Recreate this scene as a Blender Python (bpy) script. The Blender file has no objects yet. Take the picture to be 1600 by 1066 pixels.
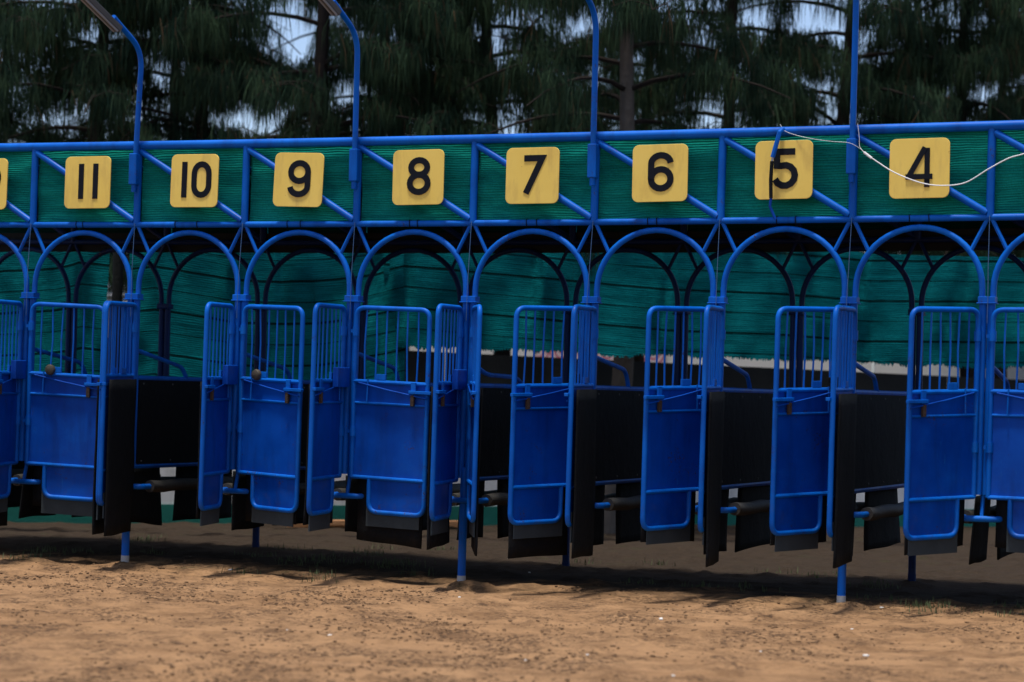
import bpy, math, random
import numpy as np
from mathutils import Vector, Matrix

R = math.radians
random.seed(7)
scene = bpy.context.scene
COL = scene.collection

# ------------------------------------------------------------------ camera
cam_d = bpy.data.cameras.new('camera')
cam = bpy.data.objects.new('camera', cam_d)
COL.objects.link(cam)
YAW, PITCH, ROLL = 0.38488, 0.02222, 0.02129
fw = Vector((-math.sin(YAW) * math.cos(PITCH), math.cos(YAW) * math.cos(PITCH), math.sin(PITCH)))
rt = Vector((math.cos(YAW), math.sin(YAW), 0))
up = rt.cross(fw)
r2 = rt * math.cos(ROLL) + up * math.sin(ROLL)
u2 = up * math.cos(ROLL) - rt * math.sin(ROLL)
CAM = Vector((6.94111, -16.24319, 1.38807))
cam.matrix_world = Matrix(((r2.x, u2.x, -fw.x, CAM.x), (r2.y, u2.y, -fw.y, CAM.y),
                           (r2.z, u2.z, -fw.z, CAM.z), (0, 0, 0, 1)))
cam_d.sensor_width = 36.0
cam_d.lens = 3752.37 / 1600 * 36
cam_d.clip_end = 3000
cam_d.dof.use_dof = True
cam_d.dof.focus_distance = 17.6
cam_d.dof.aperture_fstop = 1.6
scene.camera = cam

# ------------------------------------------------------------------ sky, sun, exposure
SUN_EL, SUN_AZ = 81.5, 190.0        # azimuth of the sun, clockwise from +Y
world = bpy.data.worlds.new('World')
scene.world = world
world.use_nodes = True
wn = world.node_tree
for n in list(wn.nodes):
    wn.nodes.remove(n)
sky = wn.nodes.new('ShaderNodeTexSky')
sky.sky_type = 'NISHITA'
sky.sun_disc = False
sky.sun_elevation = R(SUN_EL)
sky.sun_rotation = R(SUN_AZ)
sky.air_density = 0.65
sky.dust_density = 1.6
sky.ozone_density = 0.3
bg = wn.nodes.new('ShaderNodeBackground')
bg.inputs['Strength'].default_value = 0.15
wo = wn.nodes.new('ShaderNodeOutputWorld')
wn.links.new(sky.outputs[0], bg.inputs['Color'])
wn.links.new(bg.outputs[0], wo.inputs['Surface'])
sun_d = bpy.data.lights.new('sun', 'SUN')
sun_d.energy = 3.6
sun_d.angle = R(6)
sun_d.color = (1.0, 0.95, 0.88)
sun = bpy.data.objects.new('sun', sun_d)
COL.objects.link(sun)
az, el = R(SUN_AZ), R(SUN_EL)
sdir = Vector((math.sin(az) * math.cos(el), math.cos(az) * math.cos(el), math.sin(el)))
sun.rotation_euler = (-sdir).to_track_quat('-Z', 'Y').to_euler()
sun.location = sdir * 50
vs = scene.view_settings
vs.view_transform = 'Standard'
vs.look = 'None'
vs.gamma = 1.0
vs.use_curve_mapping = False
vs.exposure = 0.48


# ------------------------------------------------------------------ materials
class NT:
    def __init__(self, name):
        self.m = bpy.data.materials.new(name)
        self.m.use_nodes = True
        self.t = self.m.node_tree
        for n in list(self.t.nodes):
            self.t.nodes.remove(n)
        self.out = self.n('ShaderNodeOutputMaterial')

    def n(self, typ, **kw):
        nd = self.t.nodes.new(typ)
        for k, v in kw.items():
            if k.startswith('i_'):
                key = k[2:]
                key = int(key) if key.isdigit() else key.replace('_', ' ')
                nd.inputs[key].default_value = v
            else:
                setattr(nd, k, v)
        return nd

    def l(self, a, b):
        self.t.links.new(a, b)

    def coord(self, kind='Object'):
        return self.n('ShaderNodeTexCoord').outputs[kind]

    def noise(self, vec, scale, detail=4, rough=0.55, dist=0.0, stretch=None):
        if stretch:
            mp = self.n('ShaderNodeMapping')
            mp.inputs['Scale'].default_value = stretch
            self.l(vec, mp.inputs['Vector'])
            vec = mp.outputs[0]
        nd = self.n('ShaderNodeTexNoise', i_Scale=scale, i_Detail=detail, i_Roughness=rough, i_Distortion=dist)
        self.l(vec, nd.inputs['Vector'])
        return nd.outputs['Fac']

    def ramp(self, fac, stops):
        nd = self.n('ShaderNodeValToRGB')
        cr = nd.color_ramp
        while len(cr.elements) < len(stops):
            cr.elements.new(0.5)
        for e, (p, c) in zip(cr.elements, stops):
            e.position = p
            e.color = c if len(c) == 4 else (*c, 1)
        self.l(fac, nd.inputs[0])
        return nd.outputs[0]

    def mixc(self, fac, a, b, mode='MIX'):
        nd = self.n('ShaderNodeMix', data_type='RGBA', blend_type=mode)
        for s, v in ((nd.inputs[0], fac), (nd.inputs[6], a), (nd.inputs[7], b)):
            if isinstance(v, (int, float)):
                s.default_value = v
            elif isinstance(v, tuple):
                s.default_value = (*v, 1) if len(v) == 3 else v
            else:
                self.l(v, s)
        return nd.outputs[2]

    def math(self, op, a, b=0.0):
        nd = self.n('ShaderNodeMath', operation=op)
        for s, v in ((nd.inputs[0], a), (nd.inputs[1], b)):
            if isinstance(v, (int, float)):
                s.default_value = v
            else:
                self.l(v, s)
        return nd.outputs[0]

    def bsdf(self, color, rough=0.5, bump=None, bstr=0.2, bdist=0.01, spec=0.5, metallic=0.0):
        b = self.n('ShaderNodeBsdfPrincipled')
        for key, v in (('Base Color', color), ('Roughness', rough), ('Metallic', metallic)):
            s = b.inputs[key]
            if isinstance(v, (int, float)):
                s.default_value = v
            elif isinstance(v, tuple):
                s.default_value = (*v, 1)
            else:
                self.l(v, s)
        b.inputs['Specular IOR Level'].default_value = spec
        if bump is not None:
            bn = self.n('ShaderNodeBump', i_Strength=bstr, i_Distance=bdist)
            self.l(bump, bn.inputs['Height'])
            self.l(bn.outputs[0], b.inputs['Normal'])
        self.l(b.outputs[0], self.out.inputs['Surface'])
        return b


M = {}


def blue_paint(name, c1, c2, wear=0.70, faded=(0.003, 0.17, 0.55)):
    k = NT(name)
    co = k.coord()
    n1 = k.noise(co, 2.2, 5, 0.6)
    col = k.mixc(k.ramp(n1, [(0.35, (0, 0, 0)), (0.65, (1, 1, 1))]), c1, c2)
    fade = k.ramp(k.noise(co, 3.7, 6, 0.7, 0.6), [(0.55, (0, 0, 0)), (0.75, (0.45,) * 3)])
    col = k.mixc(fade, col, faded)
    streak = k.noise(co, 9, 4, 0.6, stretch=(1, 1, 0.15))
    col = k.mixc(k.ramp(streak, [(0.5, (0, 0, 0)), (0.8, (0.6, 0.6, 0.6))]), col, (0.003, 0.022, 0.13))
    n2 = k.noise(co, 28, 6, 0.7)
    chips = k.ramp(n2, [(wear, (0, 0, 0)), (wear + 0.02, (1, 1, 1))])
    col = k.mixc(chips, col, (0.05, 0.045, 0.05))
    rust = k.math('MULTIPLY', k.ramp(k.noise(co, 5.0, 4, 0.6), [(0.60, (0, 0, 0)), (0.68, (1, 1, 1))]),
                  k.ramp(k.noise(co, 55, 4, 0.7), [(0.54, (0, 0, 0)), (0.62, (0.9,) * 3)]))
    col = k.mixc(rust, col, (0.05, 0.026, 0.016))
    sc = k.noise(co, 60, 3, 0.6, stretch=(1, 1, 0.08))
    scr = k.ramp(sc, [(0.70, (0, 0, 0)), (0.75, (0.4, 0.4, 0.4))])
    col = k.mixc(scr, col, (0.02, 0.17, 0.5))
    sep = k.n('ShaderNodeSeparateXYZ')
    k.l(co, sep.inputs[0])
    mr = k.n('ShaderNodeMapRange')
    mr.inputs['From Min'].default_value = 1.0
    mr.inputs['From Max'].default_value = 0.3
    k.l(sep.outputs[2], mr.inputs['Value'])
    dust = k.math('MULTIPLY', mr.outputs[0], k.ramp(k.noise(co, 13, 5, 0.7), [(0.5, (0, 0, 0)), (0.8, (0.4,) * 3)]))
    col = k.mixc(dust, col, (0.07, 0.06, 0.06))
    rough = k.ramp(n1, [(0.3, (0.33,) * 3), (0.7, (0.58,) * 3)])
    k.bsdf(col, rough, k.math('ADD', n2, k.math('MULTIPLY', n1, 2.0)), 0.15, 0.006, 0.14)
    return k.m


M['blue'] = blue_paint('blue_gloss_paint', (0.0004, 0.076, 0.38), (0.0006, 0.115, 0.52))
M['blue_sheet'] = blue_paint('blue_sheet_paint', (0.0003, 0.042, 0.29), (0.0005, 0.066, 0.40), 0.69, (0.001, 0.095, 0.47))
M['navy'] = blue_paint('navy_rear_frame', (0.002, 0.012, 0.055), (0.003, 0.018, 0.085), 0.75, (0.004, 0.02, 0.09))  # darker blue for the rear half of the frame


def simple(name, c1, c2, scale=6, rough=0.7, bscale=40, bstr=0.3, spec=0.4, stretch=None):
    k = NT(name)
    co = k.coord()
    col = k.mixc(k.noise(co, scale, 5, 0.6, stretch=stretch), c1, c2)
    k.bsdf(col, rough, k.noise(co, bscale, 5), bstr, 0.01, spec)
    return k.m


k = NT('black_rubber')
co = k.coord()
col = k.mixc(k.noise(co, 5, 5, 0.6), (0.003, 0.0042, 0.0055), (0.0075, 0.009, 0.011))
scuff = k.ramp(k.noise(co, 14, 6, 0.7, 0.5, stretch=(1, 1, 0.35)), [(0.56, (0, 0, 0)), (0.78, (0.6,) * 3)])
col = k.mixc(scuff, col, (0.014, 0.0155, 0.017))
sep = k.n('ShaderNodeSeparateXYZ')
k.l(co, sep.inputs[0])
mr = k.n('ShaderNodeMapRange')
mr.inputs['From Min'].default_value = 0.75
mr.inputs['From Max'].default_value = 0.25
k.l(sep.outputs[2], mr.inputs['Value'])
dust = k.math('MULTIPLY', mr.outputs[0], k.ramp(k.noise(co, 9, 6, 0.75), [(0.45, (0, 0, 0)), (0.72, (0.5,) * 3)]))
col = k.mixc(dust, col, (0.022, 0.017, 0.013))
k.bsdf(col, 0.8, k.noise(co, 7, 6, 0.7), 0.5, 0.03, 0.12)
M['black_rubber'] = k.m
M['grey_rubber'] = simple('grey_rubber', (0.022, 0.031, 0.036), (0.050, 0.064, 0.070), 7, 0.85, 30, 0.3, 0.25)
M['worn_pad'] = simple('worn_vinyl_pad', (0.010, 0.011, 0.012), (0.05, 0.044, 0.036), 5, 0.6, 18, 0.5, 0.4)
M['digit'] = simple('black_sign_paint', (0.005, 0.007, 0.012), (0.010, 0.012, 0.018), 12, 0.7, 60, 0.1, 0.1)
M['steel'] = simple('bare_steel', (0.25, 0.26, 0.27), (0.42, 0.42, 0.41), 12, 0.5, 50, 0.2)
M['rust'] = simple('rusty_iron', (0.02, 0.013, 0.009), (0.06, 0.034, 0.02), 16, 0.8, 60, 0.5)
M['brass'] = simple('dull_brass', (0.03, 0.025, 0.018), (0.06, 0.05, 0.034), 16, 0.6, 60, 0.2)
M['dark_board'] = simple('dark_board', (0.008, 0.010, 0.011), (0.016, 0.018, 0.018), 3, 0.85, 20, 0.3, 0.2)
M['white_cable'] = simple('white_cable', (0.62, 0.64, 0.66), (0.75, 0.76, 0.76), 5, 0.5, 40, 0.05)
M['wire'] = simple('thin_wire', (0.02, 0.08, 0.22), (0.08, 0.15, 0.26), 15, 0.5, 40, 0.05)
M['lamp_grey'] = simple('lamp_housing', (0.06, 0.062, 0.06), (0.10, 0.10, 0.098), 8, 0.6, 40, 0.1)
M['lamp_tube'] = simple('lamp_tube', (0.20, 0.21, 0.215), (0.27, 0.28, 0.28), 8, 0.3, 40, 0.02)
M['bark'] = simple('tree_bark', (0.010, 0.008, 0.007), (0.036, 0.029, 0.024), 7, 0.95, 14, 1.0, 0.1, stretch=(1, 1, 0.3))
M['pale_bark'] = simple('pale_tree_bark', (0.04, 0.033, 0.028), (0.16, 0.14, 0.12), 9, 0.95, 20, 1.0, 0.1, stretch=(1, 1, 0.45))
M['plank'] = simple('orange_timber', (0.30, 0.13, 0.05), (0.48, 0.25, 0.11), 8, 0.8, 30, 0.3, stretch=(1, 1, 1))
M['soil_clod'] = simple('soil_clods', (0.07, 0.042, 0.025), (0.20, 0.12, 0.065), 2.2, 0.95, 60, 0.4, 0.1)
M['pebble'] = simple('pale_pebble', (0.5, 0.48, 0.44), (0.68, 0.66, 0.62), 9, 0.8, 40, 0.2)
M['louvre_white'] = simple('white_louvre', (0.62, 0.63, 0.62), (0.78, 0.78, 0.77), 3, 0.6, 30, 0.1)
M['concrete'] = simple('grey_mesh_wall', (0.30, 0.30, 0.29), (0.42, 0.42, 0.40), 3, 0.9, 30, 0.3)

# yellow number plates, with rust along the bottom and chipped spots
k = NT('yellow_plate')
co = k.coord()
base = k.mixc(k.noise(co, 3, 4), (0.76, 0.525, 0.095), (0.87, 0.65, 0.16))
st = k.noise(co, 10, 5, 0.65, stretch=(1, 1, 0.25))
base = k.mixc(k.ramp(st, [(0.50, (0, 0, 0)), (0.8, (0.55,) * 3)]), base, (0.42, 0.27, 0.09))
sp = k.noise(co, 34, 5, 0.75)
base = k.mixc(k.ramp(sp, [(0.70, (0, 0, 0)), (0.735, (1, 1, 1))]), base, (0.16, 0.07, 0.03))
k.bsdf(base, 0.6, sp, 0.12, 0.004, 0.2)
M['yellow'] = k.m


def net_mat(name, c1, c2, line, period, stripes=False, trans=0.25, wk=1.0):
    k = NT(name)
    uv = k.n('ShaderNodeUVMap', uv_map='cloth').outputs[0]
    sep = k.n('ShaderNodeSeparateXYZ')
    k.l(uv, sep.inputs[0])
    wob = k.noise(uv, 1.6, 4, 0.6, stretch=(1.0, 2.5, 1))
    v = k.math('ADD', sep.outputs[1], k.math('MULTIPLY', wob, period * 3.0))
    ph = k.math('FRACT', k.math('DIVIDE', v, period))
    tri = k.math('ABSOLUTE', k.math('SUBTRACT', ph, 0.5))
    knit = k.ramp(tri, [(0.12, (0, 0, 0)), (0.36, (1, 1, 1))])
    patch = k.noise(uv, 3.1, 5, 0.65, 0.6, stretch=(0.8, 1.8, 1))
    col = k.mixc(k.ramp(patch, [(0.32, (0, 0, 0)), (0.68, (1, 1, 1))]), c1, c2)
    col = k.mixc(k.math('MULTIPLY', knit, 0.28), col, line)
    wr = k.noise(uv, 2.3, 6, 0.65, 1.2, stretch=(0.45, 4.5, 1))
    col = k.mixc(k.ramp(wr, [(0.38, (0.55 * wk,) * 3), (0.5, (0, 0, 0))]), col, line)
    col = k.mixc(k.ramp(wr, [(0.56, (0, 0, 0)), (0.74, (0.4 * wk,) * 3)]), col, tuple(min(1, q * 1.5) for q in c2))
    fine = k.noise(uv, 150, 2, 0.5, stretch=(1.0, 0.25, 1))
    col = k.mixc(k.ramp(fine, [(0.45, (0, 0, 0)), (0.75, (0.4,) * 3)]), col, line)
    if stripes:
        s = k.math('FRACT', k.math('DIVIDE', sep.outputs[1], 0.40))
        a = k.math('ABSOLUTE', k.math('SUBTRACT', s, 0.25))
        b = k.math('ABSOLUTE', k.math('SUBTRACT', s, 0.75))
        m1 = k.math('LESS_THAN', a, 0.028)
        m2 = k.math('LESS_THAN', b, 0.014)
        mm = k.math('MULTIPLY', k.math('MAXIMUM', m1, m2), 0.95)
        col = k.mixc(mm, col, (0.002, 0.012, 0.012))
    stain_shade = k.noise(uv, 5, 5, 0.7, stretch=(2.0, 0.5, 1))  # dark streaks: stains plus branch shadows put into the cloth colour
    col = k.mixc(k.ramp(stain_shade, [(0.62, (0, 0, 0)), (0.8, (0.6,) * 3)]), col, (0.012, 0.03, 0.022))
    d = k.n('ShaderNodeBsdfDiffuse')
    t = k.n('ShaderNodeBsdfTranslucent')
    k.l(col, d.inputs['Color'])
    k.l(col, t.inputs['Color'])
    bn = k.n('ShaderNodeBump', i_Strength=0.7, i_Distance=0.02)
    k.l(k.math('ADD', tri, k.math('MULTIPLY', wr, 3.0)), bn.inputs['Height'])
    k.l(bn.outputs[0], d.inputs['Normal'])
    mx = k.n('ShaderNodeMixShader', i_0=trans)
    k.l(d.outputs[0], mx.inputs[1])
    k.l(t.outputs[0], mx.inputs[2])
    k.l(mx.outputs[0], k.out.inputs['Surface'])
    return k.m


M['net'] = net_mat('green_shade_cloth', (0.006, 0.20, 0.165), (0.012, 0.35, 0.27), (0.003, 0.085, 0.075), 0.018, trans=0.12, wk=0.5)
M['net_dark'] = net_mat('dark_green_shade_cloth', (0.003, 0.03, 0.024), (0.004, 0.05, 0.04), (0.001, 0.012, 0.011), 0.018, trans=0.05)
M['back_net'] = net_mat('teal_shade_cloth', (0.002, 0.10, 0.112), (0.006, 0.18, 0.195), (0.001, 0.04, 0.047), 0.02, True, 0.3, 0.3)

# wall plaster
k = NT('limewashed_plaster')
co = k.coord()
c = k.mixc(k.noise(co, 2.5, 6, 0.65), (0.55, 0.55, 0.53), (0.72, 0.72, 0.70))
c = k.mixc(k.ramp(k.noise(co, 7, 5, 0.7, stretch=(1, 1, 0.3)), [(0.5, (0, 0, 0)), (0.8, (0.7,) * 3)]), c, (0.28, 0.27, 0.25))
k.bsdf(c, 0.9, k.noise(co, 40, 5), 0.3, 0.01, 0.2)
M['plaster'] = k.m
M['green_band'] = simple('green_wall_paint', (0.004, 0.10, 0.075), (0.012, 0.16, 0.12), 5, 0.8, 40, 0.3, 0.3)
M['coping'] = simple('grey_coping', (0.30, 0.32, 0.27), (0.42, 0.43, 0.38), 6, 0.9, 40, 0.3, 0.2)

# hoarding
k = NT('white_hoarding')
co = k.coord()
k.bsdf(k.mixc(k.noise(co, 0.6, 4), (0.70, 0.70, 0.69), (0.8, 0.8, 0.79)), 0.6)
M['hoarding'] = k.m
k = NT('pink_ring_print')
uv = k.n('ShaderNodeUVMap', uv_map='cloth').outputs[0]
sep = k.n('ShaderNodeSeparateXYZ')
k.l(uv, sep.inputs[0])
fx = k.math('SUBTRACT', k.math('FRACT', k.math('DIVIDE', sep.outputs[0], 0.36)), 0.5)
fy = k.math('SUBTRACT', k.math('FRACT', k.math('DIVIDE', sep.outputs[1], 0.36)), 0.5)
rr = k.math('SQRT', k.math('ADD', k.math('MULTIPLY', fx, fx), k.math('MULTIPLY', fy, fy)))
ring = k.math('FRACT', k.math('MULTIPLY', rr, 5.0))
k.bsdf(k.mixc(k.math('LESS_THAN', ring, 0.5), (0.75, 0.68, 0.70), (0.50, 0.10, 0.17)), 0.6)
M['pink_print'] = k.m

# foliage
k = NT('casuarina_needles')
co = k.coord()
geo = k.n('ShaderNodeNewGeometry')
nz = k.ramp(k.noise(co, 2.4, 3, 0.6), [(0.38, (0, 0, 0)), (0.66, (1, 1, 1))])
c = k.mixc(nz, (0.009, 0.024, 0.019), (0.046, 0.080, 0.042))
c = k.mixc(k.math('MULTIPLY', geo.outputs['Random Per Island'], 0.45), c, (0.045, 0.066, 0.036))
br = k.math('GREATER_THAN', geo.outputs['Random Per Island'], 0.97)
c = k.mixc(br, c, (0.09, 0.06, 0.035))
d = k.n('ShaderNodeBsdfDiffuse')
t = k.n('ShaderNodeBsdfTranslucent')
k.l(c, d.inputs['Color'])
k.l(c, t.inputs['Color'])
mx = k.n('ShaderNodeMixShader', i_0=0.25)
k.l(d.outputs[0], mx.inputs[1])
k.l(t.outputs[0], mx.inputs[2])
k.l(mx.outputs[0], k.out.inputs['Surface'])
M['needles'] = k.m
M['grass'] = simple('grass_blades', (0.03, 0.06, 0.02), (0.09, 0.10, 0.04), 8, 0.8, 30, 0.1)

# sand of the track, leaf litter from the gate back, its colour darkened for the shade there
k = NT('track_sand')
co = k.coord()
n1 = k.noise(co, 0.55, 6, 0.6)
n2 = k.noise(co, 3.2, 7, 0.65, 0.4)
n3 = k.noise(co, 24, 6, 0.7)
sand = k.mixc(n1, (0.255, 0.140, 0.066), (0.375, 0.226, 0.118))
sand = k.mixc(k.ramp(n2, [(0.46, (0, 0, 0)), (0.66, (0.85,) * 3)]), sand, (0.15, 0.084, 0.042))
sand = k.mixc(k.ramp(k.noise(co, 6.5, 6, 0.7, 0.8), [(0.60, (0, 0, 0)), (0.68, (0.8,) * 3)]), sand, (0.085, 0.05, 0.03))
sand = k.mixc(k.ramp(n3, [(0.52, (0, 0, 0)), (0.75, (0.7,) * 3)]), sand, (0.17, 0.10, 0.06))
track = k.ramp(k.noise(co, 1.1, 6, 0.65, 0.6, stretch=(0.22, 2.6, 1)), [(0.50, (0, 0, 0)), (0.66, (0.6,) * 3)])
sand = k.mixc(track, sand, (0.19, 0.104, 0.05))
crumb = k.math('MULTIPLY', k.ramp(k.noise(co, 1.9, 5, 0.7, 0.5), [(0.45, (0, 0, 0)), (0.58, (1, 1, 1))]), k.ramp(k.noise(co, 30, 4, 0.75), [(0.47, (0, 0, 0)), (0.56, (0.9,) * 3)]))
sand = k.mixc(crumb, sand, (0.06, 0.036, 0.022))
litter_shade = k.mixc(k.noise(co, 9, 6, 0.7), (0.012, 0.009, 0.007), (0.054, 0.037, 0.024))  # litter, with the shade under gate and trees put into its colour
litter_shade = k.mixc(k.ramp(k.noise(co, 45, 4, 0.7), [(0.5, (0, 0, 0)), (0.7, (0.8,) * 3)]), litter_shade, (0.05, 0.036, 0.026))
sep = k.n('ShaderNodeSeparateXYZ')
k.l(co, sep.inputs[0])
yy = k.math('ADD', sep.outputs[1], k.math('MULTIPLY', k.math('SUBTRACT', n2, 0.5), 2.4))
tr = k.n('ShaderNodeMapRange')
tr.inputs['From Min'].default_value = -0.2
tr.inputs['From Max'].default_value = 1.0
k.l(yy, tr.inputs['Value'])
col = k.mixc(tr.outputs[0], sand, litter_shade)
gr = k.math('MULTIPLY', k.ramp(k.noise(co, 2.6, 5, 0.7), [(0.56, (0, 0, 0)), (0.70, (0.5,) * 3)]),
            k.ramp(tr.outputs[0], [(0.05, (0, 0, 0)), (0.4, (1, 1, 1)), (0.9, (0.4,) * 3)]))
col = k.mixc(gr, col, (0.045, 0.06, 0.022))
k.bsdf(col, 0.95, k.math('ADD', n3, k.math('MULTIPLY', n2, 1.5)), 0.8, 0.035, 0.1)
M['sand'] = k.m


# ------------------------------------------------------------------ mesh helpers
class MB:
    def __init__(self):
        self.v, self.f = [], []
        self.uv = None

    def add(self, vs, fs):
        o = len(self.v)
        self.v += [tuple(p) for p in vs]
        self.f += [tuple(i + o for i in f) for f in fs]

    def tube(self, pts, r, seg=10, caps=True, radii=None):
        pts = [Vector(p) for p in pts]
        n = len(pts)
        tang = []
        for i in range(n):
            a = pts[max(0, i - 1)]
            b = pts[min(n - 1, i + 1)]
            tang.append((b - a).normalized())
        ref = Vector((0, 0, 1)) if abs(tang[0].z) < 0.9 else Vector((0, 1, 0))
        nrm = (ref - tang[0] * ref.dot(tang[0])).normalized()
        vs = []
        for i in range(n):
            if i:
                nrm = (nrm - tang[i] * nrm.dot(tang[i]))
                nrm.normalize()
            bi = tang[i].cross(nrm)
            rr = radii[i] if radii else r
            for s in range(seg):
                a = 2 * math.pi * s / seg
                vs.append(pts[i] + nrm * (math.cos(a) * rr) + bi * (math.sin(a) * rr))
        fs = []
        for i in range(n - 1):
            for s in range(seg):
                t = (s + 1) % seg
                fs.append((i * seg + s, i * seg + t, (i + 1) * seg + t, (i + 1) * seg + s))
        if caps:
            fs.append(tuple(range(seg))[::-1])
            fs.append(tuple((n - 1) * seg + s for s in range(seg)))
        self.add(vs, fs)
        return self

    def hexa(self, c):
        """eight corners: bottom ring 0-3, top ring 4-7"""
        self.add(c, [(3, 2, 1, 0), (4, 5, 6, 7), (0, 1, 5, 4), (1, 2, 6, 5), (2, 3, 7, 6), (3, 0, 4, 7)])
        return self

    def box(self, x0, x1, y0, y1, z0, z1):
        return self.hexa([(x0, y0, z0), (x1, y0, z0), (x1, y1, z0), (x0, y1, z0),
                          (x0, y0, z1), (x1, y0, z1), (x1, y1, z1), (x0, y1, z1)])

    def prism(self, poly, off):
        """extrude a planar polygon (3-D points) by the vector off"""
        n = len(poly)
        poly = [Vector(p) for p in poly]
        off = Vector(off)
        self.add(poly + [p + off for p in poly],
                 [tuple(range(n))[::-1], tuple(range(n, 2 * n))] +
                 [(i, (i + 1) % n, n + (i + 1) % n, n + i) for i in range(n)])
        return self

    def grid(self, nu, nv, fn, uvfn=None):
        vs = [fn(i / nu, j / nv) for j in range(nv + 1) for i in range(nu + 1)]
        fs = [(j * (nu + 1) + i, j * (nu + 1) + i + 1, (j + 1) * (nu + 1) + i + 1, (j + 1) * (nu + 1) + i)
              for j in range(nv) for i in range(nu)]
        self.add(vs, fs)
        if uvfn:
            self.uv = [uvfn(i / nu, j / nv) for j in range(nv + 1) for i in range(nu + 1)]
        return self

    def build(self, name, mat, parent=None, smooth=True, bevel=0.0, ang=0.7):
        me = bpy.data.meshes.new(name)
        me.from_pydata([tuple(p) for p in self.v], [], self.f)
        if self.uv:
            lay = me.uv_layers.new(name='cloth')
            idx = np.zeros(len(me.loops), dtype=np.int32)
            me.loops.foreach_get('vertex_index', idx)
            lay.data.foreach_set('uv', np.array(self.uv, dtype=np.float32)[idx].ravel())
        if smooth:
            me.polygons.foreach_set('use_smooth', [True] * len(me.polygons))
            me.set_sharp_from_angle(angle=ang)
        me.materials.append(M[mat])
        me.update()
        o = bpy.data.objects.new(name, me)
        COL.objects.link(o)
        if parent is not None:
            o.parent = parent
            o.matrix_parent_inverse = parent.matrix_world.inverted()
        if bevel > 0:
            b = o.modifiers.new('bevel', 'BEVEL')
            b.width = bevel
            b.segments = 2
            b.limit_method = 'ANGLE'
        return o


def empty(name, loc=(0, 0, 0)):
    o = bpy.data.objects.new(name, None)
    COL.objects.link(o)
    o.empty_display_size = 0.3
    o.matrix_world = Matrix.Translation(Vector(loc))
    return o


def tag(o, label=None, cat=None, group=None, kind=None):
    if label:
        o['label'] = label
    if cat:
        o['category'] = cat
    if group:
        o['group'] = group
    if kind:
        o['kind'] = kind
    return o


def fillet(pts, rad, n=5):
    """round the inner corners of a polyline"""
    pts = [Vector(p) for p in pts]
    out = [pts[0]]
    for i in range(1, len(pts) - 1):
        p, a, b = pts[i], pts[i - 1], pts[i + 1]
        da, db = (a - p), (b - p)
        r = min(rad, da.length * 0.49, db.length * 0.49)
        s, e = p + da.normalized() * r, p + db.normalized() * r
        for t in range(n + 1):
            u = t / n
            out.append(s * (1 - u) ** 2 + p * 2 * u * (1 - u) + e * u * u)
    out.append(pts[-1])
    return out


# value noise on arrays
_rs = np.random.RandomState(11)
_lat = _rs.rand(256, 256)


def vnoise(x, y):
    xi = np.floor(x).astype(int)
    yi = np.floor(y).astype(int)
    fx, fy = x - xi, y - yi
    fx = fx * fx * (3 - 2 * fx)
    fy = fy * fy * (3 - 2 * fy)
    a = _lat[xi % 256, yi % 256]
    b = _lat[(xi + 1) % 256, yi % 256]
    c = _lat[xi % 256, (yi + 1) % 256]
    d = _lat[(xi + 1) % 256, (yi + 1) % 256]
    return (a * (1 - fx) + b * fx) * (1 - fy) + (c * (1 - fx) + d * fx) * fy


def fbm(x, y, f, octs=4, rough=0.5):
    s, a, t = 0, 1.0, 0
    for o in range(octs):
        s = s + a * vnoise(x * f + 17.3 * o, y * f + 9.1 * o)
        t += a
        a *= rough
        f *= 2.03
    return s / t - 0.5


# ------------------------------------------------------------------ ground
def ground_z(x, y):
    x = np.asarray(x, dtype=float)
    y = np.asarray(y, dtype=float)
    near = np.exp(-((x / 14) ** 4)) * np.exp(-(((y - 1) / 14) ** 4))
    big = fbm(x, y, 0.35, 3) * 0.07
    mid = fbm(x + 40, y + 3, 1.3, 3) * 0.028
    mid = mid + fbm(x * 0.25 + 11, y * 1.8 + 7, 1.4, 3) * 0.014
    for lx in (-6.65 + 0.95, -2.85, 0.0, 2.85, 5.7):
        for ly in (0.0, 2.104):
            mid = mid + 0.035 * np.exp(-(((x - lx - 0.02) ** 2 + (y - ly + 0.02) ** 2) / 0.016))
    cl = fbm(x + 5, y - 30, 5.0, 3, 0.6)
    ridges = np.clip(cl - 0.06, 0, None) * 0.085
    return (big + mid + ridges + cl * 0.015) * near - 0.02


def axis(lo, hi, step, far):
    a = list(np.arange(lo, hi + 1e-6, step))
    s = step
    left, p = [], lo
    while p > -far:
        s *= 1.35
        p -= s
        left.append(p)
    s = step
    right, p = [], hi
    while p < far:
        s *= 1.35
        p += s
        right.append(p)
    return np.array(left[::-1] + a + right)


gx, gy = axis(-8.0, 7.0, 0.04, 900), axis(-8.0, 9.0, 0.04, 900)
GX, GY = np.meshgrid(gx, gy)
GZ = ground_z(GX, GY)
nx, ny = len(gx), len(gy)
me = bpy.data.meshes.new('ground')
vid = np.arange(nx * ny).reshape(ny, nx)
quads = np.stack([vid[:-1, :-1], vid[:-1, 1:], vid[1:, 1:], vid[1:, :-1]], -1).reshape(-1, 4)
me.vertices.add(nx * ny)
me.vertices.foreach_set('co', np.stack([GX, GY, GZ], -1).astype(np.float32).ravel())
me.loops.add(quads.size)
me.loops.foreach_set('vertex_index', quads.ravel().astype(np.int32))
me.polygons.add(len(quads))
me.polygons.foreach_set('loop_start', np.arange(0, quads.size, 4, dtype=np.int32))
me.polygons.foreach_set('use_smooth', np.ones(len(quads), dtype=bool))
me.update(calc_edges=True)
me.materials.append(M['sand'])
ground = bpy.data.objects.new('ground', me)
COL.objects.link(ground)
tag(ground, 'orange sand track turning to leaf-littered soil with painted shade behind the gate', 'ground', kind='structure')

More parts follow.
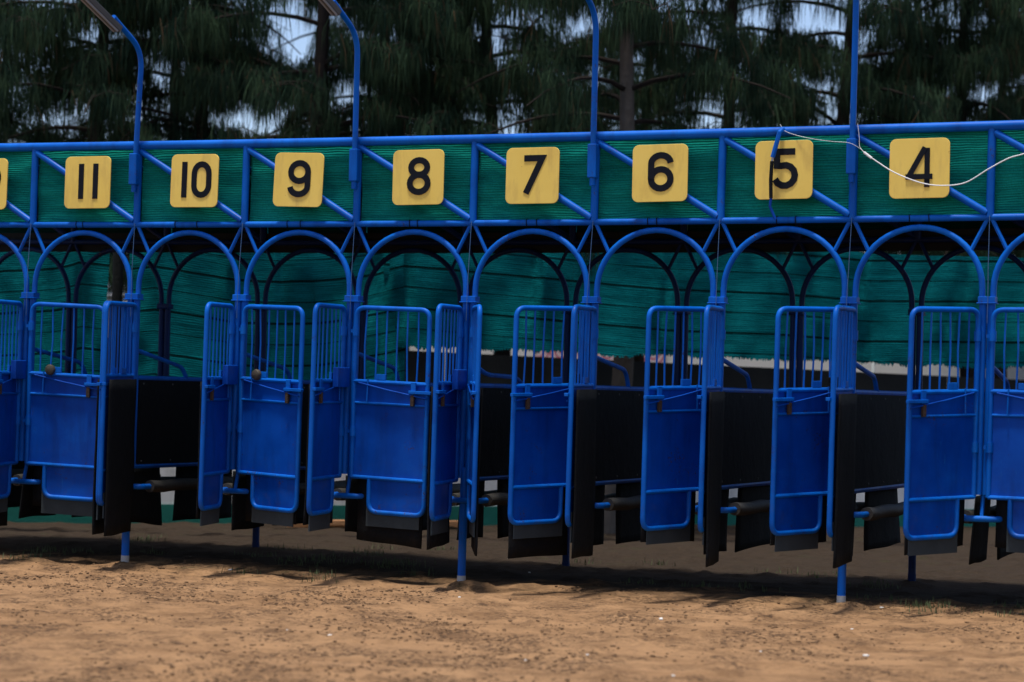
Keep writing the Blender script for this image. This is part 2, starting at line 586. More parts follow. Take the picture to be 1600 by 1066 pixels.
# ------------------------------------------------------------------ starting gate
W = 0.95
ZT, ZL, ZC, ZK, DEP = 3.2755, 2.6558, 2.0957, 2.5937, 2.104
LEAN, SAG = 0.01121, 0.01455
I0, I1 = -1, 11                       # first and last post line


def LX(i):
    return (i - 5) * W


def wp(x, y, z):
    """the frame leans a little sideways and sags towards its middle"""
    t = min(max(y / DEP, 0.0), 1.0)
    return Vector((x + LEAN * (z * (1 - t) + ZC * t), y, z - SAG * max(-0.6, 1 - (x / 4.0) ** 2)))


def wl(pts):
    return [wp(*p) for p in pts]


gate = empty('starting_gate', (0, 0, 0))
tag(gate, 'long blue tubular horse-racing starting gate with arched stalls and numbered truss', 'starting gate')
G = gate


def gtube(name, pts, r, seg=10, mat='blue', parent=None):
    return MB().tube(wl(pts), r, seg).build(name, mat, parent or G)


def line_pts(x0, x1, y, z, n):
    return [(x0 + (x1 - x0) * i / n, y, z) for i in range(n + 1)]


# long rails, in lengths of three bays
mods = [(i, min(i + 3, I1)) for i in range(I0, I1, 3)]
for a, b in mods:
    xa, xb = LX(a), LX(b)
    n = (b - a) * 2
    gtube('top_rail', line_pts(xa, xb, 0, ZT, n), 0.034, 14)
    gtube('lower_rail', line_pts(xa, xb, 0, ZL, n), 0.023, 12)
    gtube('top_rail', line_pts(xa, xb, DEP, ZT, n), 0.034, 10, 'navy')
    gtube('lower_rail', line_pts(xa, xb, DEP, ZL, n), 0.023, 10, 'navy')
    hb = MB()
    p = []
    for s in range(n):
        x0, x1 = xa + (xb - xa) * s / n, xa + (xb - xa) * (s + 1) / n
        y0, y1, z0, z1 = DEP + 0.03, DEP + 0.055, 2.572, 2.74
        hb.hexa([wp(x0, y0, z0), wp(x1, y0, z0), wp(x1, y1, z0), wp(x0, y1, z0),
                 wp(x0, y0, z1), wp(x1, y0, z1), wp(x1, y1, z1), wp(x0, y1, z1)])
    hb.build('header_board', 'dark_board', G, smooth=False)

rn = random.Random(3)


def cloth(name, mat, x0, x1, y, z0, z1, amp, seed, lower_wave=0.0):
    rs = random.Random(seed)
    ox, oz = rs.random() * 50, rs.random() * 50

    def fn(u, v):
        x = x0 + (x1 - x0) * u
        z = z0 + (z1 - z0) * v
        ed = math.sin(math.pi * v) * 0.8 + 0.2
        dy = amp * ed * (float(fbm(np.array(x + ox), np.array(z * 2.2 + oz), 1.8, 3)) * 2.0)
        dz = lower_wave * (1 - v) * math.sin(u * 9 + ox)
        return wp(x, y + dy, z + dz)
    return MB().grid(16, 12, fn, lambda u, v: (x0 + (x1 - x0) * u + seed * 0.37, z0 + (z1 - z0) * v)).build(name, mat, G, ang=3)


ARCH_Z = ZC + 0.075
AX, AZ = 0.437, ZK - ARCH_Z


def arch_pts(xc, y):
    pts = [(xc - AX, y, ZC - 0.01), (xc - AX, y, ARCH_Z - 0.03)]
    for s in range(25):
        a = math.pi * (1 - s / 24)
        pts.append((xc + AX * math.cos(a), y, ARCH_Z + AZ * math.sin(a)))
    pts += [(xc + AX, y, ARCH_Z - 0.03), (xc + AX, y, ZC - 0.01)]
    return pts


for i in range(I0, I1):
    xa, xb = LX(i), LX(i + 1)
    xc = (xa + xb) / 2
    for y in (0.0, DEP):
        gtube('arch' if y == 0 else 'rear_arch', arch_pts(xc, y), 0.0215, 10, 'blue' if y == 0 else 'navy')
        for s, node in ((-1, xa), (1, xb)):
            a = R(37)
            ex, ez = xc + s * AX * math.cos(a), ARCH_Z + AZ * math.sin(a)
            gtube('arch_strut', [(node - s * 0.018, y, ZL - 0.015), (ex, y, ez)], 0.0145, 8, 'blue' if y == 0 else 'navy')
    gtube('diagonal_brace', [(xa + 0.02, -0.004, ZT - 0.045), (xb - 0.02, -0.004, ZL + 0.03)], 0.026, 10)
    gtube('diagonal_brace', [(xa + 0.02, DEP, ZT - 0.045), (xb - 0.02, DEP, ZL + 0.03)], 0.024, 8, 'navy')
    cloth('screen_net', 'net', xa + 0.012, xb - 0.012, 0.055, ZL + 0.005, ZT - 0.01, 0.035, i + 30, 0.004)
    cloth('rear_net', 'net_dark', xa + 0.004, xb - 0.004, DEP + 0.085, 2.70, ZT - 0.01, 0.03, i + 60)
    # roof cover
    MB().grid(6, 8, lambda u, v: wp(xa + 0.004 + (W - 0.008) * u, 0.045 + (DEP + 0.02) * v,
              ZT + 0.028 - 0.05 * math.sin(math.pi * u) * math.sin(math.pi * v)),
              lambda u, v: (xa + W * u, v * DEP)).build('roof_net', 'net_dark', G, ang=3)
    # tie wires that hold the net to the rail
    for q in range(2):
        tx = xa + W * (0.42 + 0.12 * q + rn.uniform(-0.05, 0.05))
        ring = [(tx + 0.004 * math.cos(t * 0.9), 0.0275 * math.sin(2 * math.pi * t / 10), ZL + 0.0275 * math.cos(2 * math.pi * t / 10)) for t in range(11)]
        gtube('tie_wire', ring, 0.0035, 5, 'black_rubber')

LEGS = {-1, 2, 5, 8, 11}
for i in range(I0, I1 + 1):
    x = LX(i)
    for y in (0.0, DEP):
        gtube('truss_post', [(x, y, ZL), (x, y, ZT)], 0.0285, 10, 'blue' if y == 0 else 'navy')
        nm = 'collar' if y == 0 else 'rear_collar'
        c = MB()
        for (hw, z0, z1, d) in ((0.058, ZC - 0.018, ZC + 0.022, 0.045), (0.067, ZC - 0.026, ZC - 0.0185, 0.052)):
            c.hexa([wp(x - hw, y - d, z0), wp(x + hw, y - d, z0), wp(x + hw, y + d, z0), wp(x - hw, y + d, z0),
                    wp(x - hw, y - d, z1), wp(x + hw, y - d, z1), wp(x + hw, y + d, z1), wp(x - hw, y + d, z1)])
        c.build(nm, 'blue' if y == 0 else 'navy', G, smooth=False, bevel=0.004)
        for s in (-1, 1):
            gtube('post' if y == 0 else 'rear_post', [(x + s * 0.0285, y, 0.78), (x + s * 0.0285, y, ZC - 0.02)], 0.027, 10, 'blue' if y == 0 else 'navy')
    gtube('cross_rail', [(x, 0.03, ZT - 0.012), (x, DEP - 0.03, ZT - 0.012)], 0.02, 8)
    # slack wire hanging from the node down past the collar
    dx = rn.uniform(-0.012, 0.02)
    gtube('trip_wire', [(x + 0.005, -0.036, ZL + 0.01), (x + 0.003 + dx * 0.5, -0.062, 2.3), (x + dx, -0.066, ZC + 0.02), (x + dx, -0.066, ZC - 0.16)], 0.0026, 5, 'wire')
    if i in LEGS:
        for y in (0.0, DEP):
            gz = float(ground_z(np.array(x), np.array(y)))
            lg = gtube('leg', [(x, y, 0.86), (x, y, gz - 0.06)], 0.030, 12, 'blue' if y == 0 else 'navy')
            f = MB().tube(wl([(x, y, gz + 0.05), (x, y, gz - 0.06)]), 0.0325, 12).build('foot_sleeve', 'steel' if y == 0 else 'navy', lg)
    # ---- partition between two stalls
    z0, z1 = 0.782, 1.448
    pm = MB()
    xs = 0.016
    pm.hexa([wp(x - xs, 0.10, z0), wp(x + xs, 0.10, z0), wp(x + xs, DEP - 0.1, z0), wp(x - xs, DEP - 0.1, z0),
             wp(x - xs, 0.10, z1), wp(x + xs, 0.10, z1), wp(x + xs, DEP - 0.1, z1), wp(x - xs, DEP - 0.1, z1)])
    pn = pm.build('partition', 'black_rubber', G, smooth=False, bevel=0.003)
    for q in range(10):
        yb = 0.16 + (DEP - 0.32) * (q % 5) / 4
        zb = z1 - 0.03 if q < 5 else z0 + 0.03
        MB().tube(wl([(x - xs - 0.005, yb, zb), (x + xs + 0.005, yb, zb)]), 0.0075, 6).build('bolt', 'lamp_grey', pn)
    gtube('partition_top_rail', [(x, 0.03, 1.462), (x, DEP - 0.03, 1.462)], 0.019, 8)
    gtube('partition_bottom_rail', [(x, 0.03, 0.772), (x, DEP - 0.03, 0.772)], 0.021, 8)
    gtube('partition_upright', [(x, 0.075, 0.772), (x, 0.075, 1.462)], 0.018, 8)
    if i == 5:
        hr = [(x, 0.02, 1.64), (x, 0.36, 1.545), (x, 0.95, 1.535), (x, 1.1, 1.462)]
    else:
        hz = 1.69 + rn.uniform(-0.02, 0.02)
        hr = [(x, 0.02, hz), (x, 0.78, hz - 0.115 + rn.uniform(-0.02, 0.02)), (x, 0.86, 1.462)]
    MB().tube(wl(fillet(hr, 0.10)), 0.0175, 8).build('hand_rail', 'blue', G)
    # fender loop around the foot of the partition: blue bend in front, padded sides
    zf = 0.618
    hw = 0.135
    gtube('fender_bend', fillet([(x - hw, 0.16, zf), (x - hw, -0.035, zf), (x + hw, -0.035, zf), (x + hw, 0.16, zf)], 0.06, 6), 0.021, 10)
    for s in (-1, 1):
        pts = [(x + s * hw, 0.10 + 1.7 * t / 8, zf + 0.006 * math.sin(t * 2.1 + i + s)) for t in range(9)]
        gtube('fender_pad', pts, 0.047, 10, 'worn_pad')
    gtube('fender_hanger', [(x, 0.04, 0.78), (x, 0.0, 0.635)], 0.014, 8)
    # rubber curtains under the partition
    ya, yb2 = 0.04 + rn.uniform(0, 0.04), 0.52 + rn.uniform(0, 0.08)
    for (p, q, zb, zb2) in ((ya, yb2, 0.315 + rn.uniform(-0.03, 0.03), 0.315 + rn.uniform(-0.03, 0.03)),
                            (0.80 + rn.uniform(-0.06, 0.06), 1.86 + rn.uniform(-0.1, 0.08), 0.30 + rn.uniform(-0.03, 0.03), 0.31 + rn.uniform(-0.03, 0.03))):
        tx = rn.uniform(-0.03, 0.03)
        sd_ = rn.uniform(0, 50)

        def cfn(u, v, p=p, q=q, zb=zb, zb2=zb2, tx=tx, sd_=sd_):
            yy = (p + 0.02 * v) + ((q - 0.02 * v) - (p + 0.02 * v)) * u
            zz = (zb + (zb2 - zb) * u) * (1 - v) + 0.765 * v + (1 - v) ** 6 * 0.004 * math.sin(u * 7 + sd_)
            b = 0.05 * (1 - v) * float(fbm(np.array(yy * 1.4 + sd_), np.array(zz * 0.6), 1.6, 3))
            return wp(x - 0.05 + tx * (1 - v) + b, yy, zz)
        co_ = MB().grid(10, 8, cfn).build('rubber_curtain', 'black_rubber', G, ang=3)
        sm = co_.modifiers.new('thick', 'SOLIDIFY')
        sm.thickness = 0.011

# ---- stall doors
DL = 0.62


def door(i, side, alpha, droop=0.022, disc=False, patch=False, latch=True):
    """side +1: hinged on the right of post i; -1: on its left.  alpha: opening angle outwards"""
    a = R(alpha)
    h = wp(LX(i) + side * 0.05, -0.045, 0)
    hx, hy = LX(i) + side * 0.05, -0.045
    ud = Vector((side * math.cos(a), -math.sin(a), 0))
    nd = Vector((-side * math.sin(a), -math.cos(a), 0))
    zh = 1.3

    def P(u, z, n=0.0):
        q = ud * u + nd * n
        return wp(hx + q.x, hy + q.y, z - droop * u)

    zt, zr, zm, zb, zk = 2.028, 1.478, 1.318, 0.765, 0.512
    ta = 0.155
    f = MB()
    f.tube(fillet([P(0, zb), P(0, zt), P(DL, zt), P(DL, zk), P(ta, zk), P(ta, zb)], 0.075, 6), 0.0185, 10)
    d = f.build('door', 'blue', G)
    for zz, rr in ((zr, 0.0155), (zm, 0.010), (zb, 0.0145)):
        MB().tube([P(0, zz, 0.004), P(DL, zz, 0.004)], rr, 8).build('door_rail', 'blue', d)
    nb = 7
    for q in range(1, nb):
        u = DL * q / nb
        b0, b1 = u + rn.uniform(-0.006, 0.006), u + rn.uniform(-0.006, 0.006)
        bow = rn.uniform(-0.012, 0.012)
        MB().tube([P(b0, zr), P((b0 + b1) / 2 + bow, (zr + zt) / 2), P(b1, zt)], 0.0068, 6).build('bar', 'blue', d)

    def sheet(name, mat, u0, u1, za, zb_, n0, n1, bev=0.0):
        m = MB()
        m.hexa([P(u0, za, n1), P(u1, za, n1), P(u1, za, n0), P(u0, za, n0),
                P(u0, zb_, n1), P(u1, zb_, n1), P(u1, zb_, n0), P(u0, zb_, n0)])
        return m.build(name, mat, d, smooth=False, bevel=bev)

    def dented(name, u0, u1, za, zb_, seed):
        ox = seed * 3.7

        def fn(u, v):
            uu, zz = u0 + (u1 - u0) * u, za + (zb_ - za) * v
            e = math.sin(math.pi * u) * math.sin(math.pi * v)
            return P(uu, zz, -0.002 + 0.022 * e * float(fbm(np.array(uu * 1.5 + ox), np.array(zz * 1.5 + seed), 1.7, 2)))
        return MB().grid(10, 10, fn).build(name, 'blue_sheet', d, ang=3)

    dented('panel', 0.012, DL - 0.012, zb, zr, i * 2 + side)
    dented('kick_panel', ta + 0.008, DL - 0.01, zk + 0.004, zb, i * 2 + side + 40)
    pb = 0.42 if (i, side) in {(1, 1), (3, 1), (3, -1), (4, -1), (7, -1), (8, -1), (9, -1), (9, 1)} else 0.29
    pz0, pz1, sd_ = pb + rn.uniform(-0.03, 0.02), pb + rn.uniform(-0.03, 0.02), rn.uniform(0, 50)

    def pfn(u, v):
        uu = 0.045 + (DL - 0.075) * u
        zz = (pz0 + (pz1 - pz0) * u) * (1 - v) + 1.452 * v + (1 - v) ** 8 * 0.003 * math.sin(u * 7 + sd_)
        return P(uu, zz, -0.036 + 0.05 * (1 - v) ** 1.5 * min(0.25, float(fbm(np.array(uu * 1.6 + sd_), np.array(zz * 0.7), 1.7, 3))) + 0.006 * float(fbm(np.array(uu + sd_), np.array(zz), 6, 2)))
    ip = MB().grid(8, 14, pfn).build('inner_pad', 'black_rubber', d, ang=3)
    sm = ip.modifiers.new('thick', 'SOLIDIFY')
    sm.thickness = 0.012
    sm.offset = 0
    sheet('mud_flap', 'grey_rubber', 0.135 + rn.uniform(-0.02, 0.02), DL - 0.05 + rn.uniform(-0.01, 0.015), 0.392 + rn.uniform(-0.02, 0.02), 0.60, -0.018, -0.008)
    for z in (1.85, 1.1):
        MB().tube([P(0, z - 0.035), P(0, z + 0.035)], 0.026, 10).build('hinge', 'blue', d)
        sheet('hinge_strap', 'blue', -0.04, 0.01, z - 0.012, z + 0.012, -0.01, 0.01)
    if latch:
        sheet('latch_plate', 'blue', DL - 0.14, DL + 0.045, 1.405, 1.428, 0.012, 0.04, 0.003)
        sheet('latch_tab', 'blue', DL - 0.125, DL - 0.085, 1.40, zr + 0.012, 0.014, 0.03, 0.002)
        sheet('latch_bolt', 'rust', DL - 0.125, DL - 0.095, zm - 0.005, 1.395, 0.012, 0.036, 0.004)
        sheet('bracket', 'blue', 0.19, 0.27, zr + 0.016, zr + 0.06, -0.008, 0.012, 0.002)
        MB().tube([P(0.05, zr - 0.01, 0.028), P(0.30, zr - 0.055, 0.03), P(DL + 0.01, zr - 0.105, 0.028)], 0.0055, 6).build('latch_rod', 'blue_sheet', d)
        MB().tube([P(0.13, zr + 0.02, 0.026), P(0.125, zm + 0.01, 0.026)], 0.006, 6).build('keeper_rod', 'blue', d)
    if side < 0 and i in (0, 1, 3, 4, 5):
        sheet('release_box', 'blue_sheet', 0.02, 0.27, 1.43, 1.578, 0.02, 0.065, 0.006)
    if disc:
        c = P(0.185, zr + 0.035, 0.02)
        MB().tube([c, c + nd * 0.012, c + nd * 0.03, c + nd * 0.036], 0.05, 18, True, [0.041, 0.043, 0.036, 0.02]).build('buffer_disc', 'brass', d)
    if patch:
        sheet('rubber_patch', 'black_rubber', 0.03, 0.13, zr - 0.03, zr + 0.085, 0.016, 0.03, 0.004)
    return d


DOORS = {  # post line: (left-hand leaf angle, right-hand leaf angle)
    -1: (100, 20), 0: (95, 15), 1: (105, -9), 2: (107, 80), 3: (101, 17), 4: (96, 4), 5: (98, 63),
    6: (62, 84), 7: (66, 83), 8: (62, 88), 9: (57, 8), 10: (60, 80), 11: (60, 60)}
for i, (la, ra) in DOORS.items():
    door(i, -1, la, patch=i in (6, 8), droop=0.026 if i in (6, 7, 8, 9) else 0.012)
    door(i, 1, ra, disc=i in (1, 3), droop=0.03 if i in (1, 3, 4) else 0.014)

# ------------------------------------------------------------------ number signs
DA, DB, DS = 0.073, 0.118, 0.046


def arc(cx, cz, rx, rz, a0, a1, n=10):
    return [(cx + rx * math.cos(R(a0 + (a1 - a0) * t / n)), cz + rz * math.sin(R(a0 + (a1 - a0) * t / n))) for t in range(n + 1)]


def digit_paths(ch):
    a, b = DA, DB
    r = 0.055
    if ch == '0':
        return [(arc(0, b - a, a, a, 0, 180) + arc(0, -b + a, a, a, 180, 360), True)]
    if ch == '1':
        return [([(0, -b - 0.02), (0, b + 0.02)], False)]
    if ch == '2':
        return [(arc(0, b - a, a, a, 170, -30) + [(-a, -b), (a, -b)], False)]
    if ch == '3':
        return [(arc(0, b - 0.055, a * 0.9, 0.055, 160, -80) + arc(0, -b + 0.062, a, 0.062, 80, -160), False)]
    if ch == '4':
        return [([(a * 0.62, -b - 0.02), (a * 0.62, b + 0.012)], False), ([(a * 0.42, b + 0.016), (-a * 1.08, -0.062)], False), ([(-a * 1.4, -0.066), (a * 1.15, -0.066)], False)]
    if ch == '5':
        return [([(a, b), (-a * 0.78, b), (-a * 0.78, 0.022)] + arc(0, -b + 0.07, a, 0.072, 110, -160), False)]
    if ch == '6':
        return [(arc(0, -b + 0.068, a, 0.068, 180, 540, 20), True),
                (arc(0, b - 0.06, a, 0.06, 5, 180) + [(-a, -b + 0.068)], False)]
    if ch == '7':
        return [([(-a, b), (a * 0.92, b), (-a * 0.75, -b - 0.02)], False)]
    if ch == '8':
        return [(arc(0, b - 0.054, a * 0.9, 0.054, 90, 450, 20), True),
                (arc(0, -b + 0.064, a, 0.064, 90, 450, 20), True)]
    if ch == '9':
        return [(arc(0, b - 0.068, a, 0.068, 0, 360, 20), True),
                (arc(0, -b + 0.06, a, 0.06, -175, 0) + [(a, b - 0.068)], False)]


def ribbon(mb, pts, closed, w, place):
    """a flat stroke of width w along a 2-D path; place maps (x, z, depth) to space"""
    pts = [Vector((p[0], p[1])) for p in pts]
    q = [pts[0]]
    for p in pts[1:]:
        if (p - q[-1]).length > 1e-4:
            q.append(p)
    if closed and (q[0] - q[-1]).length < 1e-4:
        q.pop()
    n = len(q)
    L, Rr = [], []
    for i in range(n):
        pa = q[i - 1] if (i or closed) else None
        pb = q[(i + 1) % n] if (i < n - 1 or closed) else None
        ta = (q[i] - pa).normalized() if pa is not None else None
        tb = (pb - q[i]).normalized() if pb is not None else None
        if ta is None:
            ta = tb
        if tb is None:
            tb = ta
        na, nb_ = Vector((-ta.y, ta.x)), Vector((-tb.y, tb.x))
        m = (na + nb_)
        m = m.normalized() if m.length > 1e-5 else na
        s = min(1 / max(0.25, m.dot(na)), 2.2)
        L.append(q[i] + m * (w / 2 * s))
        Rr.append(q[i] - m * (w / 2 * s))
    vs, fs = [], []
    for dep in (0.0, 0.003):
        vs += [place(p.x, p.y, dep) for p in L] + [place(p.x, p.y, dep) for p in Rr]
    m = n if closed else n - 1
    for i in range(m):
        j = (i + 1) % n
        l0, l1, r0, r1 = i, j, n + i, n + j
        o = 2 * n
        fs += [(r0, r1, l1, l0), (o + l0, o + l1, o + r1, o + r0), (l0, l1, o + l1, o + l0), (r1, r0, o + r0, o + r1)]
    if not closed:
        fs += [(0, 2 * n, 3 * n, n), (n - 1, 2 * n - 1, 4 * n - 1, 3 * n - 1)]
    mb.add(vs, fs)


SIGNS = {'13': (-5.20, 2.985, 0), '12': (-4.185, 2.98, 0.01), '11': (-3.233, 2.98, 0.0), '10': (-2.277, 2.98, 0.008), '9': (-1.381, 2.975, 0.028),
         '8': (-0.389, 2.98, -0.008), '7': (0.52, 2.979, -0.004), '6': (1.495, 2.983, -0.012), '5': (2.403, 2.992, -0.012),
         '4': (3.357, 2.988, -0.012), '3': (4.33, 2.985, 0.0)}
WORD = {'13': 'thirteen', '12': 'twelve', '11': 'eleven', '10': 'ten', '9': 'nine', '8': 'eight', '7': 'seven', '6': 'six', '5': 'five', '4': 'four', '3': 'three'}
for num, (sx, sz, rot) in SIGNS.items():
    root = empty('number_sign', (sx, -0.045, sz - 0.21))
    look = {'11': 'rust-flecked ', '10': 'rust-speckled ', '5': 'partly strap-covered ', '4': 'cable-crossed '}.get(num, '')
    tag(root, 'square yellow %ssign with black numeral %s on the green truss' % (look, WORD[num]), 'sign', 'stall number signs on the truss')
    cr, sr = math.cos(rot), math.sin(rot)

    def place(x, z, d, y0=-0.068):
        return (sx + x * cr + z * sr + LEAN * z, y0 - d, sz - x * sr + z * cr)
    hw, hh, rad = 0.207, 0.204, 0.046
    poly = []
    for (cx, cz, a0) in ((hw - rad, hh - rad, 0), (-hw + rad, hh - rad, 90), (-hw + rad, -hh + rad, 180), (hw - rad, -hh + rad, 270)):
        for t in range(7):
            a = R(a0 + 15 * t)
            poly.append(place(cx + rad * math.cos(a), cz + rad * math.sin(a), 0))
    MB().prism(poly[::-1], (0, 0.010, 0)).build('plate', 'yellow', root, smooth=False, bevel=0.002)
    for s in (-1, 1):
        MB().tube([place(s * 0.1, -s * 0.06, -0.004), place(s * 0.1, -s * 0.06, -0.05)], 0.012, 6).build('mount_bolt', 'steel', root)
    offs = [0.0] if len(num) == 1 else ([-0.065, 0.065] if num == '11' else [-0.095, 0.055])
    for ch, ox in zip(num, offs):
        mb = MB()
        for li, (pts, closed) in enumerate(digit_paths(ch)):
            ribbon(mb, [(px * (1.0 if len(num) == 1 else 0.88) + ox + 0.008, pz + 0.008) for px, pz in pts], closed, DS * (0.8 if ch == '4' else 1.0), lambda x, z, d: place(x, z, d + 0.001 + 0.002 * li))
        mb.build('digit', 'digit', root, smooth=False)

# ------------------------------------------------------------------ lamp poles clamped to the truss
POLES = {2: (4.00, -0.012, 'between signs eleven and ten', 0.72), 4: (4.05, 0.0, 'between signs nine and eight', 0.7), 6: (4.14, 0.0, 'between signs seven and six', 0.7), 8: (4.27, 0.0, 'between signs five and four', 0.7)}
for i, (zb, kx, where, ln) in POLES.items():
    x = LX(i) + LEAN * 3.0
    y = -0.062
    root = empty('lamp_pole', (x, y, ZT - 0.35))
    tag(root, 'tall blue lamp pole clamped to the gate %s' % where, 'lamp pole', 'lamp poles rising from the gate')
    lean = 0.045 if i == 2 else (0.012 if i == 8 else 0.004)
    pole = [(x, y, 2.90), (x + lean * 0.5, y, 3.5), (x + lean, y, zb), (x + lean - 0.01, y - 0.42, zb + 0.20)]
    MB().tube(fillet(pole, 0.16, 7), 0.0215, 10).build('pole', 'blue', root)
    e0 = Vector(pole[-1])
    dr = Vector((-0.02, -0.42, 0.17)).normalized()
    u = dr.cross(Vector((1, 0, 0))).normalized()
    if u.z < 0:
        u = -u
    hx = Vector((1, 0, 0))
    s0 = e0 - dr * 0.10 - u * 0.03
    hb = MB()
    c = []
    for zz, ww in ((-0.045, 0.026), (0.0, 0.04)):
        for (aa, bb) in ((0, -1), (0, 1), (1, 1), (1, -1)):
            c.append(s0 + dr * (aa * ln) + hx * (bb * ww) + u * zz)
    hb.hexa(c).build('lamp_housing', 'lamp_grey', root, smooth=False, bevel=0.008)
    for s in (-1, 1):
        MB().tube([s0 + dr * 0.03 + hx * s * 0.016 - u * 0.052, s0 + dr * (ln - 0.03) + hx * s * 0.016 - u * 0.052], 0.009, 8).build('lamp_tube', 'lamp_tube', root)
    MB().box(x - 0.034, x + 0.034, y - 0.03, y + 0.034, 2.955, 3.20).build('clamp_sleeve', 'blue', root, smooth=False, bevel=0.008)


# ------------------------------------------------------------------ loose cables and strap
def smooth_path(pts, n=6):
    P = [Vector(p) for p in pts]
    out = []
    for i in range(len(P) - 1):
        p0, p1, p2, p3 = P[max(0, i - 1)], P[i], P[i + 1], P[min(len(P) - 1, i + 2)]
        for t in range(n):
            u = t / n
            out.append(0.5 * ((2 * p1) + (p2 - p0) * u + (2 * p0 - 5 * p1 + 4 * p2 - p3) * u * u + (3 * p1 - p0 - 3 * p2 + p3) * u ** 3))
    out.append(P[-1])
    return out


o = MB().tube(smooth_path([(2.36, -0.03, 3.315), (2.41, -0.05, 3.26), (2.57, -0.09, 3.21), (2.75, -0.1, 3.18), (2.88, -0.115, 3.165), (2.96, -0.10, 3.12)]), 0.0017, 6).build('thin_cord', 'white_cable')
tag(o, 'thin white cord drooping from the top rail to the rightmost lamp pole', 'cord')
cab = empty('power_cable', (3.0, -0.12, 3.08))
tag(cab, 'white power cable looping across the front of sign four', 'cable')
MB().tube(smooth_path([(3.01, -0.13, 3.08), (3.08, -0.13, 3.03), (3.21, -0.14, 2.95), (3.39, -0.15, 2.88), (3.54, -0.15, 2.86), (3.69, -0.14, 2.88), (3.84, -0.13, 2.97), (3.97, -0.12, 3.04), (4.07, -0.11, 3.07), (4.3, -0.06, 3.15), (4.75, -0.04, 3.24)]), 0.0042, 8).build('cable', 'white_cable', cab)
MB().tube([(2.985, -0.13, 3.098), (3.04, -0.13, 3.055)], 0.009, 8).build('plug', 'white_cable', cab)
MB().tube(smooth_path([(2.93, -0.10, 3.30), (2.945, -0.105, 3.2), (2.95, -0.11, 3.14), (2.985, -0.13, 3.098)]), 0.002, 6).build('lead', 'white_cable', cab)
st = empty('broken_strap', (2.35, -0.11, 2.65))
tag(st, 'broken blue and black strap hanging in front of sign five', 'strap')
MB().tube([(2.39, -0.06, 3.28), (2.381, -0.112, 3.25), (2.336, -0.118, 3.075)], 0.0165, 8).build('blue_rod', 'blue', st)
MB().tube([(2.340, -0.118, 3.09), (2.331, -0.118, 3.04)], 0.009, 8).build('eye_bolt', 'steel', st)
MB().tube([(2.331, -0.118, 3.048), (2.326, -0.12, 2.92), (2.329, -0.118, 2.79)], 0.0135, 8).build('rubber_sleeve', 'black_rubber', st)
MB().tube([(2.329, -0.118, 2.79), (2.322, -0.115, 2.735), (2.358, -0.10, 2.645)], 0.0105, 8).build('lower_rod', 'blue_sheet', st)

# ------------------------------------------------------------------ boundary wall behind
WD = Vector((math.cos(R(40)), math.sin(R(40)), 0))
WN = Vector((WD.y, -WD.x, 0))            # towards the gate
W0 = Vector((-5.6, 5.3, 0))


def wq(t, n, z):
    p = W0 + WD * t + WN * n
    return (p.x, p.y, z)


def wbox(mb, t0, t1, n0, n1, z0, z1):
    return mb.hexa([wq(t0, n1, z0), wq(t1, n1, z0), wq(t1, n0, z0), wq(t0, n0, z0), wq(t0, n1, z1), wq(t1, n1, z1), wq(t1, n0, z1), wq(t0, n0, z1)])


wall = empty('boundary_wall', wq(5, 0, 0))
tag(wall, 'low white plastered wall with green base and black screen on top behind the gate', 'wall')
wbox(MB(), -9, 24, -0.20, 0.0, -0.1, 1.36).build('plaster_face', 'plaster', wall, smooth=False)
wbox(MB(), -9, 24, 0.0, 0.012, -0.1, 0.185).build('green_base', 'green_band', wall, smooth=False)
wbox(MB(), -9, 24, -0.23, 0.03, 1.363, 1.44).build('coping', 'coping', wall, smooth=False, bevel=0.012)
for q in range(11):
    ta_, tb_ = -9 + q * 3.0 + 0.01, -9 + q * 3.0 + 2.99
    za_, zb_ = (min(1.88, max(1.62, 1.82 - 0.02 * (t - 3.1))) for t in (ta_, tb_))
    MB().hexa([wq(ta_, -0.07, 1.442), wq(tb_, -0.07, 1.442), wq(tb_, -0.10, 1.442), wq(ta_, -0.10, 1.442),
               wq(ta_, -0.07, za_), wq(tb_, -0.07, zb_), wq(tb_, -0.10, zb_), wq(ta_, -0.10, za_)]).build('screen_panel', 'dark_board', wall, smooth=False)

# ------------------------------------------------------------------ teal shade nets hung behind the gate
NETP = [(-150, -7.267, 3.1, 2.431), (0, -6.169, 3.1, 2.45), (80, -5.632, 3.15, 2.484), (130, -5.313, 3.2, 2.541), (172, -5.02, 3.2, 2.517),
        (205, -4.789, 3.2, 2.481), (248, -4.554, 3.3, 2.51), (372, -3.929, 3.7, 2.407), (440, -3.678, 4.1, 2.41), (493, -3.419, 4.3, 2.427),
        (544, -3.171, 4.5, 2.468), (600, -2.934, 4.8, 2.546), (635, -2.72, 4.86, 2.60),
        (600, -2.92, 4.84, 2.62), (622, -2.79, 4.84, 2.612), (840, -1.612, 5.5, 2.53), (1040, -0.499, 6.1, 2.45), (1230, 0.563, 6.7, 2.432), (1360, 1.303, 7.1, 2.384),
        (1500, 2.111, 7.5, 2.40), (1750, 3.568, 8.2, 2.425), (2000, 5.2, 9.0, 2.43)]
STRIPE0 = 2.5


